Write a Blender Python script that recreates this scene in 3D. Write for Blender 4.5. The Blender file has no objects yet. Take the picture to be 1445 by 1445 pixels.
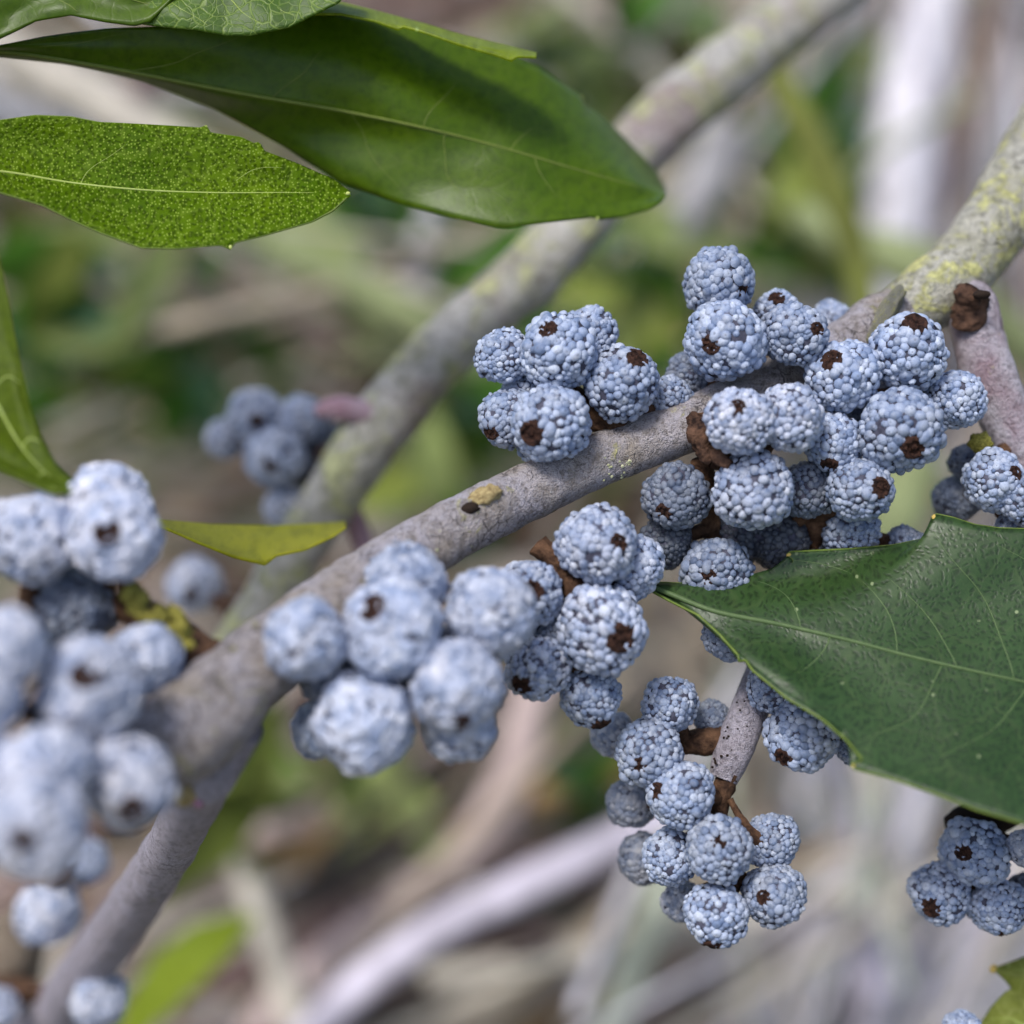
import bpy, bmesh, math, random
import numpy as np
from mathutils import Vector, Matrix, Quaternion, noise

random.seed(7)
RNG = np.random.default_rng(11)
SC = bpy.context.scene
COL = SC.collection

# ------------------------------------------------------------------ camera (1 unit = 1 cm)
CAM = Vector((0.0, 0.0, 40.0))
PITCH = math.radians(30)
FWD = Vector((0, math.cos(PITCH), -math.sin(PITCH)))
UP = Vector((0, math.sin(PITCH), math.cos(PITCH)))
RIGHT = Vector((1, 0, 0))
D0 = 6.95                       # focus distance
K = 4.5 / 7.0 / 1445.0
cam_data = bpy.data.cameras.new('camera')
cam = bpy.data.objects.new('camera', cam_data)
COL.objects.link(cam)
cam.location = CAM
cam.rotation_euler = (math.radians(90) - PITCH, 0, 0)
cam_data.sensor_width = 36
cam_data.lens = 36 * 7.0 / 4.5
cam_data.clip_start = 0.1
cam_data.clip_end = 20000
cam_data.dof.use_dof = True
cam_data.dof.focus_distance = D0
cam_data.dof.aperture_fstop = cam_data.lens * 1e-3 / (2 * 0.135)
SC.camera = cam

# ------------------------------------------------------------------ world, sun, exposure
world = bpy.data.worlds.new('World')
SC.world = world
world.use_nodes = True
wn = world.node_tree
sky = wn.nodes.new('ShaderNodeTexSky')
sky.sky_type = 'NISHITA'
sky.sun_disc = False
SUN_EL, SUN_AZ = math.radians(64), math.radians(222)
sky.sun_elevation = SUN_EL
sky.sun_rotation = SUN_AZ
sky.air_density = 1.0
sky.dust_density = 2.5
sky.ozone_density = 1.0
wn.links.new(sky.outputs[0], wn.nodes['Background'].inputs[0])
wn.nodes['Background'].inputs[1].default_value = 0.09
sun_data = bpy.data.lights.new('sun', 'SUN')
sun = bpy.data.objects.new('sun', sun_data)
COL.objects.link(sun)
sun_data.energy = 1.5
sun_data.angle = math.radians(14)
sun_data.color = (1.0, 0.97, 0.92)
sdir = Vector((math.sin(SUN_AZ) * math.cos(SUN_EL), math.cos(SUN_AZ) * math.cos(SUN_EL), math.sin(SUN_EL)))
sun.rotation_euler = sdir.to_track_quat('Z', 'Y').to_euler()
sun.location = (0, 0, 300)
SC.view_settings.view_transform = 'Standard'
SC.view_settings.look = 'None'
SC.view_settings.exposure = 1.02
SC.view_settings.gamma = 1
SC.view_settings.use_curve_mapping = False
SC.render.engine = 'CYCLES'
SC.cycles.use_denoising = True
SC.cycles.max_bounces = 8


# ------------------------------------------------------------------ helpers
def at(px, py, d):
    """photo pixel (1445 px frame) and depth in cm -> a point of the place"""
    return CAM + FWD * d + RIGHT * ((px - 722.5) * K * d) - UP * ((py - 722.5) * K * d)


def cm(px, d):
    return px * K * d


def tag(o, label=None, cat=None, group=None, kind=None):
    if label: o['label'] = label
    if cat: o['category'] = cat
    if group: o['group'] = group
    if kind: o['kind'] = kind
    return o


def link(name, mesh, parent=None, mat=None):
    o = bpy.data.objects.new(name, mesh)
    COL.objects.link(o)
    if mat is not None and not mesh.materials:
        mesh.materials.append(mat)
    if parent is not None:
        o.parent = parent
        if parent.type == 'EMPTY':
            o.matrix_parent_inverse = Matrix.Translation(-parent.location)
    return o


def empty(name, loc):
    o = bpy.data.objects.new(name, None)
    COL.objects.link(o)
    o.location = loc
    o.empty_display_size = 0.2
    return o


def mesh_from(name, v, f, smooth=True):
    m = bpy.data.meshes.new(name)
    m.from_pydata([tuple(p) for p in v], [], f)
    m.update()
    if smooth:
        m.polygons.foreach_set('use_smooth', [True] * len(m.polygons))
    return m


def catmull(P, n):
    """resample a list of equal-length tuples through n points"""
    A = np.array(P, float)
    if len(A) == 2:
        t = np.linspace(0, 1, n)[:, None]
        return A[0] * (1 - t) + A[1] * t
    E = np.vstack([2 * A[0] - A[1], A, 2 * A[-1] - A[-2]])
    seg = len(A) - 1
    out = []
    for x in np.linspace(0, seg - 1e-9, n):
        i = int(x); t = x - i
        p0, p1, p2, p3 = E[i:i + 4]
        out.append(0.5 * (2 * p1 + (p2 - p0) * t + (2 * p0 - 5 * p1 + 4 * p2 - p3) * t * t + (3 * p1 - p0 - 3 * p2 + p3) * t ** 3))
    return np.array(out)


def linear(P, n):
    A = np.array(P, float)
    L = np.concatenate([[0], np.cumsum(np.linalg.norm(np.diff(A[:, :2], axis=0), axis=1))])
    x = np.linspace(0, L[-1], n)
    return np.stack([np.interp(x, L, A[:, k]) for k in range(A.shape[1])], 1)


def tube_geo(pts, rad, seg=16, amp=0.0, freq=3.0, cap=True, seed=0.0, bumps=()):
    """pts: world points; rad: radius at each; returns verts, faces. bumps: (point, reach, height)"""
    n = len(pts)
    V, F = [], []
    pts = [Vector(p) for p in pts]
    tan = [(pts[min(i + 1, n - 1)] - pts[max(i - 1, 0)]).normalized() for i in range(n)]
    nrm = tan[0].orthogonal().normalized()
    off = Vector((seed * 3.1, seed * 1.7, seed * 5.3))
    for i in range(n):
        nrm = (nrm - tan[i] * nrm.dot(tan[i])).normalized()
        bi = tan[i].cross(nrm)
        for k in range(seg):
            a = 2 * math.pi * k / seg
            dirv = nrm * math.cos(a) + bi * math.sin(a)
            r = rad[i]
            p = pts[i] + dirv * r
            if amp:
                q = p * freq + off
                r *= 1 + amp * (noise.noise(q) + 0.5 * noise.noise(q * 2.7) + 0.3 * noise.noise(q * 6.1))
            for c, reach, h in bumps:
                dd = (p - c).length / reach
                if dd < 1:
                    r += h * (1 - dd * dd) ** 2
            V.append(pts[i] + dirv * r)
    for i in range(n - 1):
        for k in range(seg):
            a, b = i * seg + k, i * seg + (k + 1) % seg
            F.append((a, b, b + seg, a + seg))
    if cap:
        F.append(tuple(range(seg - 1, -1, -1)))
        F.append(tuple((n - 1) * seg + k for k in range(seg)))
    return V, F


def join_geo(parts):
    V, F = [], []
    for v, f in parts:
        o = len(V)
        V += list(v)
        F += [tuple(i + o for i in q) for q in f]
    return V, F


def pix_tube(spec, n, seg=16, amp=0.0, freq=3.0, seed=0.0, bumps=()):
    """spec: (px, py, depth, radius in px)"""
    A = catmull(spec, n)
    return tube_geo([at(a[0], a[1], a[2]) for a in A], [cm(a[3], a[2]) for a in A], seg, amp, freq, True, seed, bumps)


# ------------------------------------------------------------------ materials
class NT:
    def __init__(self, name):
        self.m = bpy.data.materials.new(name)
        self.m.use_nodes = True
        self.t = self.m.node_tree
        self.b = self.t.nodes['Principled BSDF']
        self.out = self.t.nodes['Material Output']

    def n(self, kind, **kw):
        x = self.t.nodes.new(kind)
        for k, v in kw.items():
            if k.startswith('i_'):
                key = k[2:]
                x.inputs[int(key) if key.isdigit() else key.replace('_', ' ')].default_value = v
            else:
                setattr(x, k, v)
        return x

    def l(self, a, b):
        self.t.links.new(a, b)

    def coord(self, kind='Object'):
        return self.n('ShaderNodeTexCoord').outputs[kind]

    def noise(self, co, scale, detail=4, rough=0.55, dist=0.0):
        x = self.n('ShaderNodeTexNoise', i_Scale=scale, i_Detail=detail, i_Roughness=rough, i_Distortion=dist)
        self.l(co, x.inputs['Vector'])
        return x.outputs['Fac']

    def ramp(self, fac, stops, interp='LINEAR'):
        r = self.n('ShaderNodeValToRGB')
        r.color_ramp.interpolation = interp
        e = r.color_ramp.elements
        while len(e) < len(stops): e.new(0.5)
        for k, (p, c) in enumerate(stops):
            e[k].position = p
            e[k].color = (c, c, c, 1) if isinstance(c, (int, float)) else (*c, 1)
        self.l(fac, r.inputs[0])
        return r.outputs[0]

    def mix(self, fac, a, b, mode='MIX'):
        x = self.n('ShaderNodeMix', data_type='RGBA', blend_type=mode)
        for s, v in ((x.inputs[0], fac), (x.inputs[6], a), (x.inputs[7], b)):
            if isinstance(v, (int, float)): s.default_value = v
            elif isinstance(v, tuple): s.default_value = (*v, 1)
            else: self.l(v, s)
        return x.outputs[2]

    def math(self, op, a, b=0.0):
        x = self.n('ShaderNodeMath', operation=op)
        for s, v in ((x.inputs[0], a), (x.inputs[1], b)):
            if isinstance(v, (int, float)): s.default_value = v
            else: self.l(v, s)
        return x.outputs[0]

    def bump(self, h, strength, dist):
        x = self.n('ShaderNodeBump', i_Strength=strength, i_Distance=dist)
        self.l(h, x.inputs['Height'])
        self.l(x.outputs[0], self.b.inputs['Normal'])
        return x

    def base(self, c):
        if isinstance(c, tuple): self.b.inputs['Base Color'].default_value = (*c, 1)
        else: self.l(c, self.b.inputs['Base Color'])

    def set(self, **kw):
        for k, v in kw.items():
            s = self.b.inputs[k.replace('_', ' ')]
            if isinstance(v, (int, float)): s.default_value = v
            else: self.l(v, s)


def bark(name, c1, c2, lichen=0.5, lich_col=(0.36, 0.36, 0.12), crack=1.0, scale=1.0, red=0.0):
    g = NT(name)
    co = g.coord()
    n1 = g.noise(co, 5 * scale, 6, 0.65)
    n2 = g.noise(co, 26 * scale, 5, 0.7)
    n3 = g.noise(co, 75 * scale, 3, 0.6)
    col = g.mix(g.ramp(n1, [(0.35, 0.0), (0.66, 1.0)]), c1, c2)
    col = g.mix(g.ramp(n2, [(0.36, 0.75), (0.52, 0.0)]), col, tuple(x * 0.42 for x in c2))
    col = g.mix(g.ramp(n3, [(0.58, 0.0), (0.72, 0.7)]), col, (0.52, 0.50, 0.50))
    n4 = g.noise(co, 150 * scale, 2, 0.5)
    col = g.mix(g.ramp(n4, [(0.34, 0.6), (0.44, 0.0)]), col, (0.12, 0.10, 0.10))
    # fine cracks in the bark
    v = g.n('ShaderNodeTexVoronoi', feature='DISTANCE_TO_EDGE', i_Scale=17 * scale)
    dco = g.n('ShaderNodeVectorMath', operation='MULTIPLY_ADD')
    nn = g.n('ShaderNodeTexNoise', i_Scale=12 * scale, i_Detail=3)
    g.l(co, nn.inputs['Vector'])
    g.l(nn.outputs['Color'], dco.inputs[0]); dco.inputs[1].default_value = (0.09, 0.09, 0.09); g.l(co, dco.inputs[2])
    g.l(dco.outputs[0], v.inputs['Vector'])
    ck = g.ramp(v.outputs['Distance'], [(0.0, 1.0), (0.05, 0.0)])
    gate = g.ramp(g.noise(co, 4 * scale, 2), [(0.48, 0.0), (0.62, 0.8 * crack)])
    ckm = g.math('MULTIPLY', ck, gate)
    col = g.mix(ckm, col, (0.05, 0.04, 0.04))
    if red:
        col = g.mix(g.ramp(g.noise(co, 2.6 * scale, 3), [(0.52, 0.0), (0.66, red)]), col, (0.22, 0.09, 0.12))
    ln = g.noise(co, 7.5 * scale, 7, 0.72, 0.6)
    lm = g.ramp(ln, [(0.64 - 0.16 * lichen, 0.0), (0.72 - 0.14 * lichen, 0.85)])
    lc = g.mix(g.ramp(n2, [(0.4, 0.0), (0.6, 1.0)]), lich_col, tuple(min(1, x * 1.7) for x in lich_col))
    col = g.mix(lm, col, lc)
    g.base(col)
    g.set(Roughness=0.85, Specular_IOR_Level=0.25)
    h = g.math('ADD', g.math('MULTIPLY', n2, 0.9), g.math('MULTIPLY', n3, 0.7))
    h = g.math('ADD', h, g.math('MULTIPLY', n4, 0.3))
    h = g.math('SUBTRACT', h, g.math('MULTIPLY', ckm, 0.8))
    h = g.math('ADD', h, g.math('MULTIPLY', lm, 0.35))
    g.bump(h, 1.0, 0.03)
    return g.m


def rough_mat(name, c1, c2, scale=20, rough=0.9, bump=0.02):
    g = NT(name)
    co = g.coord()
    n = g.noise(co, scale, 6, 0.65)
    g.base(g.mix(g.ramp(n, [(0.35, 0.0), (0.65, 1.0)]), c1, c2))
    g.set(Roughness=rough, Specular_IOR_Level=0.2)
    if bump: g.bump(n, 1.0, bump)
    return g.m


def wax_mat():
    g = NT('berry_wax')
    co = g.coord()
    geo = g.n('ShaderNodeNewGeometry')
    oi = g.n('ShaderNodeObjectInfo')
    at_ = g.n('ShaderNodeAttribute', attribute_name='pit')
    ofs = g.n('ShaderNodeVectorMath', operation='SCALE'); ofs.inputs[0].default_value = (13.0, 7.0, 9.0)
    g.l(oi.outputs['Random'], ofs.inputs['Scale'])
    cadd = g.n('ShaderNodeVectorMath', operation='ADD')
    g.l(co, cadd.inputs[0]); g.l(ofs.outputs[0], cadd.inputs[1])
    co = cadd.outputs[0]
    isl = g.ramp(geo.outputs['Random Per Island'], [(0.0, (0.12, 0.17, 0.29)), (0.3, (0.21, 0.275, 0.43)), (0.75, (0.34, 0.41, 0.575)), (1.0, (0.50, 0.56, 0.69))])
    patch = g.noise(co, 2.2, 4, 0.6)
    col = g.mix(g.ramp(patch, [(0.42, 0.0), (0.66, 0.55)]), isl, (0.55, 0.58, 0.65))
    fine = g.noise(co, 26.0, 4, 0.65)
    col = g.mix(g.ramp(fine, [(0.35, 0.35), (0.52, 0.0)]), col, (0.15, 0.19, 0.31))
    # rubbed and soiled patches
    rub = g.noise(co, 1.5, 6, 0.7)
    col = g.mix(g.ramp(rub, [(0.56, 0.0), (0.72, 0.6)]), col, (0.16, 0.165, 0.20))
    dirt = g.noise(co, 5.0, 5, 0.7)
    col = g.mix(g.ramp(dirt, [(0.62, 0.0), (0.76, 0.6)]), col, (0.20, 0.15, 0.12))
    col = g.mix(g.math('MULTIPLY', at_.outputs['Fac'], 0.9), col, (0.07, 0.08, 0.12))
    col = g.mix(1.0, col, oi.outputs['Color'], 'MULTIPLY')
    g.base(col)
    g.set(Roughness=0.4, Specular_IOR_Level=0.6)
    g.bump(g.noise(co, 34, 4), 0.6, 0.008)
    return g.m


def leaf_mat(name, c1, c2, vein, net=0.5, netscale=9.0, speck=0.3, speckscale=34, rough=0.4, trans=0.35, transcol=(0.25, 0.42, 0.03), pit=0.3, speccol=(0.36, 0.46, 0.14), fine=30.0, relief=0.008, spec=0.5, dimple=0.0, coat=0.0):
    """UV is in centimetres on the blade"""
    g = NT(name)
    co = g.coord('UV')
    n1 = g.noise(co, 2.0, 4, 0.6)
    n2 = g.noise(co, 22.0, 4, 0.6)
    col = g.mix(g.ramp(n1, [(0.35, 0.0), (0.65, 1.0)]), c1, c2)
    col = g.mix(g.ramp(n2, [(0.35, 0.5), (0.55, 0.0)]), col, tuple(x * 0.55 for x in c1))
    w = g.n('ShaderNodeVectorMath', operation='MULTIPLY_ADD')
    nn = g.n('ShaderNodeTexNoise', i_Scale=7.0, i_Detail=3)
    g.l(co, nn.inputs['Vector'])
    g.l(nn.outputs['Color'], w.inputs[0]); w.inputs[1].default_value = (0.12, 0.12, 0); g.l(co, w.inputs[2])
    v = g.n('ShaderNodeTexVoronoi', feature='DISTANCE_TO_EDGE', voronoi_dimensions='2D', i_Scale=netscale)
    g.l(w.outputs[0], v.inputs['Vector'])
    net1 = g.ramp(v.outputs['Distance'], [(0.0, 1.0), (0.07, 0.0)])
    v2 = g.n('ShaderNodeTexVoronoi', feature='DISTANCE_TO_EDGE', voronoi_dimensions='2D', i_Scale=fine)
    g.l(w.outputs[0], v2.inputs['Vector'])
    net2 = g.ramp(v2.outputs['Distance'], [(0.0, 1.0), (0.12, 0.0)])
    netm = g.math('MAXIMUM', net1, g.math('MULTIPLY', net2, 0.45))
    col = g.mix(g.math('MULTIPLY', netm, net), col, vein)
    s = g.n('ShaderNodeTexVoronoi', feature='F1', voronoi_dimensions='2D', i_Scale=speckscale)
    g.l(co, s.inputs['Vector'])
    dots = g.ramp(s.outputs['Distance'], [(0.16, 1.0), (0.30, 0.0)])
    sc = g.n('ShaderNodeSeparateColor')
    g.l(s.outputs['Color'], sc.inputs[0])
    pick = g.ramp(sc.outputs[0], [(1 - speck, 0.0), (min(1.0, 1 - speck + 0.12), 1.0)])
    dm = g.math('MULTIPLY', dots, pick)
    col = g.mix(g.math('MULTIPLY', dm, 0.9), col, speccol)
    if dimple:
        dv = g.n('ShaderNodeTexVoronoi', feature='F1', voronoi_dimensions='2D', i_Scale=36.0)
        g.l(w.outputs[0], dv.inputs['Vector'])
        dimp = g.ramp(dv.outputs['Distance'], [(0.12, 1.0), (0.42, 0.0)])
        col = g.mix(g.math('MULTIPLY', dimp, dimple), col, tuple(x * 0.35 for x in c1))
    g.base(col)
    g.set(Roughness=rough, Specular_IOR_Level=spec, Coat_Weight=coat, Coat_Roughness=0.5)
    h = g.math('SUBTRACT', g.math('MULTIPLY', n2, 0.6), g.math('MULTIPLY', netm, pit))
    h = g.math('ADD', h, g.math('MULTIPLY', dm, 0.5))
    if dimple: h = g.math('SUBTRACT', h, g.math('MULTIPLY', dimp, 0.8))
    bp = g.bump(h, 0.5, relief)
    tr = g.n('ShaderNodeBsdfTranslucent')
    g.l(g.mix(0.5, transcol, g.mix(1.0, col, (3.2, 3.0, 2.0), 'MULTIPLY')), tr.inputs[0])
    mx = g.n('ShaderNodeMixShader')
    mx.inputs[0].default_value = trans
    g.l(g.b.outputs[0], mx.inputs[1])
    g.l(tr.outputs[0], mx.inputs[2])
    g.l(mx.outputs[0], g.out.inputs['Surface'])
    return g.m


M = {}
M['wax'] = wax_mat()
M['core'] = rough_mat('berry_core', (0.035, 0.036, 0.055), (0.09, 0.09, 0.13), 6, 0.7, 0)
M['scar'] = rough_mat('berry_scar', (0.010, 0.005, 0.005), (0.075, 0.034, 0.022), 7, 0.8, 0.02)
M['spur'] = rough_mat('spur_bark', (0.035, 0.018, 0.012), (0.15, 0.08, 0.045), 16, 0.85, 0.04)
M['bark'] = bark('grey_bark', (0.51, 0.48, 0.54), (0.42, 0.36, 0.31), 0.22, (0.42, 0.40, 0.15))
M['bark_lichen'] = bark('lichened_bark', (0.66, 0.64, 0.56), (0.50, 0.48, 0.36), 0.85, (0.50, 0.49, 0.19))
M['bark_pale'] = bark('pale_twig_bark', (0.64, 0.60, 0.67), (0.52, 0.45, 0.49), 0.05, (0.40, 0.38, 0.13), 0.4, 1.0, 0.5)
M['bark_lilac'] = bark('lilac_twig_bark', (0.60, 0.56, 0.66), (0.50, 0.45, 0.51), 0.0, (0.40, 0.38, 0.13), 0.4, 1.3)
M['bark_behind'] = bark('blotched_bark', (0.66, 0.64, 0.62), (0.46, 0.44, 0.36), 0.9, (0.38, 0.39, 0.19), 0.6, 0.6, 0.4)
M['lichen'] = rough_mat('yellow_lichen', (0.09, 0.08, 0.015), (0.42, 0.38, 0.08), 5, 0.95, 0.003)
M['stubwood'] = rough_mat('cut_wood', (0.018, 0.009, 0.007), (0.15, 0.08, 0.05), 15, 0.8, 0.03)
M['knot'] = rough_mat('knot_bark', (0.16, 0.11, 0.05), (0.46, 0.37, 0.18), 3.2, 0.85, 0.003)
M['pit'] = rough_mat('pit_bark', (0.012, 0.008, 0.006), (0.03, 0.018, 0.012), 12, 0.9, 0)
M['tooth'] = rough_mat('tooth_gland', (0.50, 0.30, 0.08), (0.55, 0.45, 0.12), 30, 0.5, 0)
M['tooth_green'] = rough_mat('tooth_gland_green', (0.42, 0.50, 0.12), (0.50, 0.55, 0.18), 30, 0.5, 0)

# ------------------------------------------------------------------ berries: shared meshes
def sphere_points(n, rng, hole):
    k = np.arange(n) + 0.5
    ph = np.arccos(1 - 2 * k / n); th = math.pi * (1 + 5 ** 0.5) * k
    P = np.stack([np.cos(th) * np.sin(ph), np.sin(th) * np.sin(ph), np.cos(ph)], 1)
    P += rng.normal(0, 0.075, P.shape)
    P /= np.linalg.norm(P, axis=1)[:, None]
    W = rng.uniform(0.62, 1.38, n)
    for _ in range(14):
        D = P[:, None] - P[None]
        d = np.linalg.norm(D, axis=2) + np.eye(n) * 9
        tgt = 0.105 * (W[:, None] + W[None])
        push = np.clip(tgt - d, 0, None) / d
        P = P + 0.3 * (D * push[..., None]).sum(1)
        P /= np.linalg.norm(P, axis=1)[:, None]
    ang = np.arccos(np.clip(P[:, 2], -1, 1))
    for i in np.nonzero(ang < hole + 0.07)[0]:
        xy = P[i, :2] / (np.linalg.norm(P[i, :2]) + 1e-6)
        a = hole + 0.075 + rng.uniform(0.0, 0.05)
        P[i] = [xy[0] * math.sin(a), xy[1] * math.sin(a), math.cos(a)]
    return P, W


def lump(p, k):
    v = Vector(p) * 1.35 + Vector((k * 7.3, k * 2.1, -k * 4.4))
    return 1.01 + 0.15 * noise.noise(v) + 0.05 * noise.noise(v * 2.3)


def coat_mesh(k, soft=False):
    rng = np.random.default_rng(100 + k)
    hole = 0.205 + 0.03 * (k % 3)
    P, W = sphere_points(268, rng, hole)
    V, F, A = [], [], []
    seg, rings = 8, (0.30, 0.62, 1.05, 1.55)
    pol = [math.cos(r) for r in rings]; sn = [math.sin(r) for r in rings]
    gapdirs = [Vector(rng.normal(0, 1, 3)).normalized() for _ in range(3)]
    for i in range(len(P)):
        p = Vector(P[i])
        if rng.random() < 0.006 and not soft: continue
        if not soft and any(p.angle(gd) < 0.06 for gd in gapdirs): continue
        ax = p.orthogonal().normalized()
        if p.z > math.cos(hole + 0.16):
            ax = (Vector((0, 0, 1)) - p * p.z).normalized()       # bumps round the scar lie like petals
            e1, e2 = 1.3, 0.85
        else:
            ax = Quaternion(p, rng.uniform(0, 6.28)) @ ax
            e1 = rng.uniform(0.92, 1.25); e2 = rng.uniform(0.86, 1.06)
        ay = p.cross(ax)
        r = (0.142 if soft else 0.121) * W[i] * rng.uniform(0.94, 1.08)
        tilt = (p + Vector(rng.normal(0, 0.10, 3))).normalized()
        lp = lump(p, k)
        c = p * (lp * (0.895 + rng.normal(0, 0.018)))
        h = (0.095 if soft else 0.113) * rng.uniform(0.75, 1.2) * W[i] ** 0.5
        dent = rng.random() < 0.5 and not soft
        o = len(V)
        V.append(c + tilt * h * (0.80 if dent else 1.0)); A.append(float(rng.uniform(0.5, 1.0)) if dent else 0.0)
        for q in range(4):
            for s in range(seg):
                a = 6.2832 * s / seg
                V.append(c + ax * (math.cos(a) * sn[q] * r * e1) + ay * (math.sin(a) * sn[q] * r * e2) + tilt * (pol[q] * h))
                A.append(0.0)
        for s in range(seg):
            F.append((o, o + 1 + s, o + 1 + (s + 1) % seg))
        for q in range(3):
            for s in range(seg):
                a = o + 1 + q * seg + s; b = o + 1 + q * seg + (s + 1) % seg
                F.append((a, a + seg, b + seg, b))
    m = mesh_from('wax_bumps', V, F)
    at_ = m.attributes.new('pit', 'FLOAT', 'POINT')
    at_.data.foreach_set('value', A)
    m.materials.append(M['wax'])
    return m


def core_mesh(k):
    bm = bmesh.new()
    bmesh.ops.create_icosphere(bm, subdivisions=3, radius=1.0)
    for v in bm.verts:
        p = v.co.normalized()
        v.co = p * (0.915 * lump(p, k))
        a = p.angle(Vector((0, 0, 1)))
        if a < 0.3: v.co *= 0.93
    m = bpy.data.meshes.new('berry')
    bm.to_mesh(m); bm.free()
    m.polygons.foreach_set('use_smooth', [True] * len(m.polygons))
    m.materials.append(M['core'])
    return m


def scar_mesh(k):
    rng = np.random.default_rng(300 + k)
    R = 0.215 + 0.03 * (k % 3)
    lp = lump((0, 0, 1), k)
    V, F = [], []
    seg = 22
    prof = [(0.0, 0.985), (0.18, 0.99), (0.30, 0.94), (0.62, 0.925), (0.85, 0.965), (1.12, 0.955), (1.3, 0.86)]
    V.append(Vector((0, 0, prof[0][1] * lp)))
    for j, (pr, z) in enumerate(prof[1:]):
        for s in range(seg):
            a = 6.2832 * s / seg
            rr = pr * R * (1 + rng.normal(0, 0.05))
            zz = z + rng.normal(0, 0.012)
            if j == 3: zz += 0.06 * (s % 3 == 0) * rng.uniform(0.3, 1.2)
            if j == 4: zz += 0.03 * (s % 2) * rng.uniform(0.0, 1.4)
            V.append(Vector((rr * math.cos(a), rr * math.sin(a), zz * lp)))
    for s in range(seg):
        F.append((0, 1 + s, 1 + (s + 1) % seg))
    for j in range(len(prof) - 2):
        for s in range(seg):
            a = 1 + j * seg + s; b = 1 + j * seg + (s + 1) % seg
            F.append((a, a + seg, b + seg, b))
    m = mesh_from('scar', V, F, False)
    m.materials.append(M['scar'])
    return m


NV = 8
COATS = [coat_mesh(k) for k in range(NV)]
SOFT = [coat_mesh(k, True) for k in range(NV)]
CORES = [core_mesh(k) for k in range(NV)]
SCARS = [scar_mesh(k) for k in range(NV)]
BERRY_N = [0]


def berry(root, px, py, rpx, d, scar=None, tint=1.0, white=0.0, label=None, squash=None):
    """scar: offset of the brown scar from the centre in radii (right, down), or None when it faces away"""
    i = BERRY_N[0]; BERRY_N[0] += 1
    rg = random.Random(500 + i)
    k = (i * 5 + i // 8) % NV
    c = at(px, py, d)
    r = cm(rpx, d) * 1.015
    if scar is None:
        z = (FWD * 1.0 - UP * rg.uniform(0.1, 0.8) + RIGHT * rg.uniform(-0.5, 0.5)).normalized()
    else:
        u, v = scar
        m = math.hypot(u, v)
        if m > 0.97: u, v, m = u * 0.97 / m, v * 0.97 / m, 0.97
        z = (RIGHT * u - UP * v - FWD * math.sqrt(1 - m * m)).normalized()
    q = z.to_track_quat('Z', 'Y') @ Quaternion((0, 0, 1), rg.uniform(0, 6.28))
    b = link('berry', CORES[k], root)
    b.location = c
    b.rotation_mode = 'QUATERNION'
    b.rotation_quaternion = q
    s = squash or (rg.uniform(0.94, 1.04), rg.uniform(0.95, 1.03), rg.uniform(0.92, 1.02))
    b.scale = (r * s[0], r * s[1], r * s[2])
    if label: b['label'] = label
    w = link('wax_bumps', (SOFT if d < 6.45 or white > 0.75 else COATS)[k], b); w['kind'] = 'stuff'
    t = tint * rg.uniform(0.80 + 0.1 * min(1, white), 1.10)  # low tints put shade among the berries into the wax colour, plus random tone
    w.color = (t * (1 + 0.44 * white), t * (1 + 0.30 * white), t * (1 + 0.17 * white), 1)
    link('scar', SCARS[k], b)
    return c, r


def stalks(root, spine, berries, rad=0.045, mat=None, seg=8):
    """one branching woody spur: a spine with a short stalk to each berry of its cluster"""
    S = catmull(spine, 24)
    sp = [at(a[0], a[1], a[2]) for a in S]
    parts = [tube_geo(sp, [cm(a[3], a[2]) for a in S], 12, 0.35, 9.0, True, len(sp) + spine[0][0])]
    for c, r in berries:
        n = min(sp, key=lambda p: (p - c).length)
        dv = c - n
        if dv.length < r * 0.6: continue
        pts = [n, n + dv * 0.33, n + dv * 0.66, c]
        parts.append(tube_geo(pts, [rad, rad * 0.8, rad * 0.75, rad * 0.8], seg, 0.3, 12.0, True, c.x))
    v, f = join_geo(parts)
    return link('spur', mesh_from('spur', v, f), root, mat or M['spur'])


# ------------------------------------------------------------------ the main fruiting branch
main = tag(empty('fruiting_branch', at(1530, 120, 7.95)),
           'grey lichened bayberry branch running diagonally across the middle, thick with blue-grey waxy berries', 'branch')
knotc = at(690, 700, 6.72)
MAIN = [(120, 1120, 5.95, 14), (150, 1100, 5.92, 34), (185, 1075, 5.9, 52), (235, 1040, 5.92, 62), (330, 965, 6.1, 60), (440, 880, 6.35, 54), (560, 795, 6.62, 46),
        (690, 722, 6.85, 41), (820, 660, 7.0, 39), (940, 612, 7.1, 38), (1060, 560, 7.2, 37), (1170, 498, 7.3, 36), (1255, 452, 7.42, 40),
        (1335, 398, 7.55, 48), (1400, 322, 7.68, 51), (1455, 240, 7.8, 56), (1530, 120, 7.95, 58), (1690, -140, 8.4, 58), (1950, -560, 9.2, 60)]
v, f = pix_tube(MAIN, 470, 40, 0.075, 5.5, 1.0,
                bumps=[(at(690, 690, 6.72), 0.16, 0.035), (at(1240, 440, 7.3), 0.2, 0.04), (at(985, 600, 7.0), 0.2, 0.03), (at(1340, 400, 7.4), 0.3, 0.04),
                       (at(300, 1060, 6.0), 0.3, 0.05), (at(1020, 560, 7.1), 0.12, 0.02)])
mb = mesh_from('stem', v, f)
mb.materials.append(M['bark']); mb.materials.append(M['bark_lichen'])
nn = len(mb.polygons)
ringfaces = 40
for p in mb.polygons:
    if p.index // ringfaces > int(469 * 12.12 / (len(MAIN) - 1)): p.material_index = 1
link('stem', mb, main)


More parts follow.
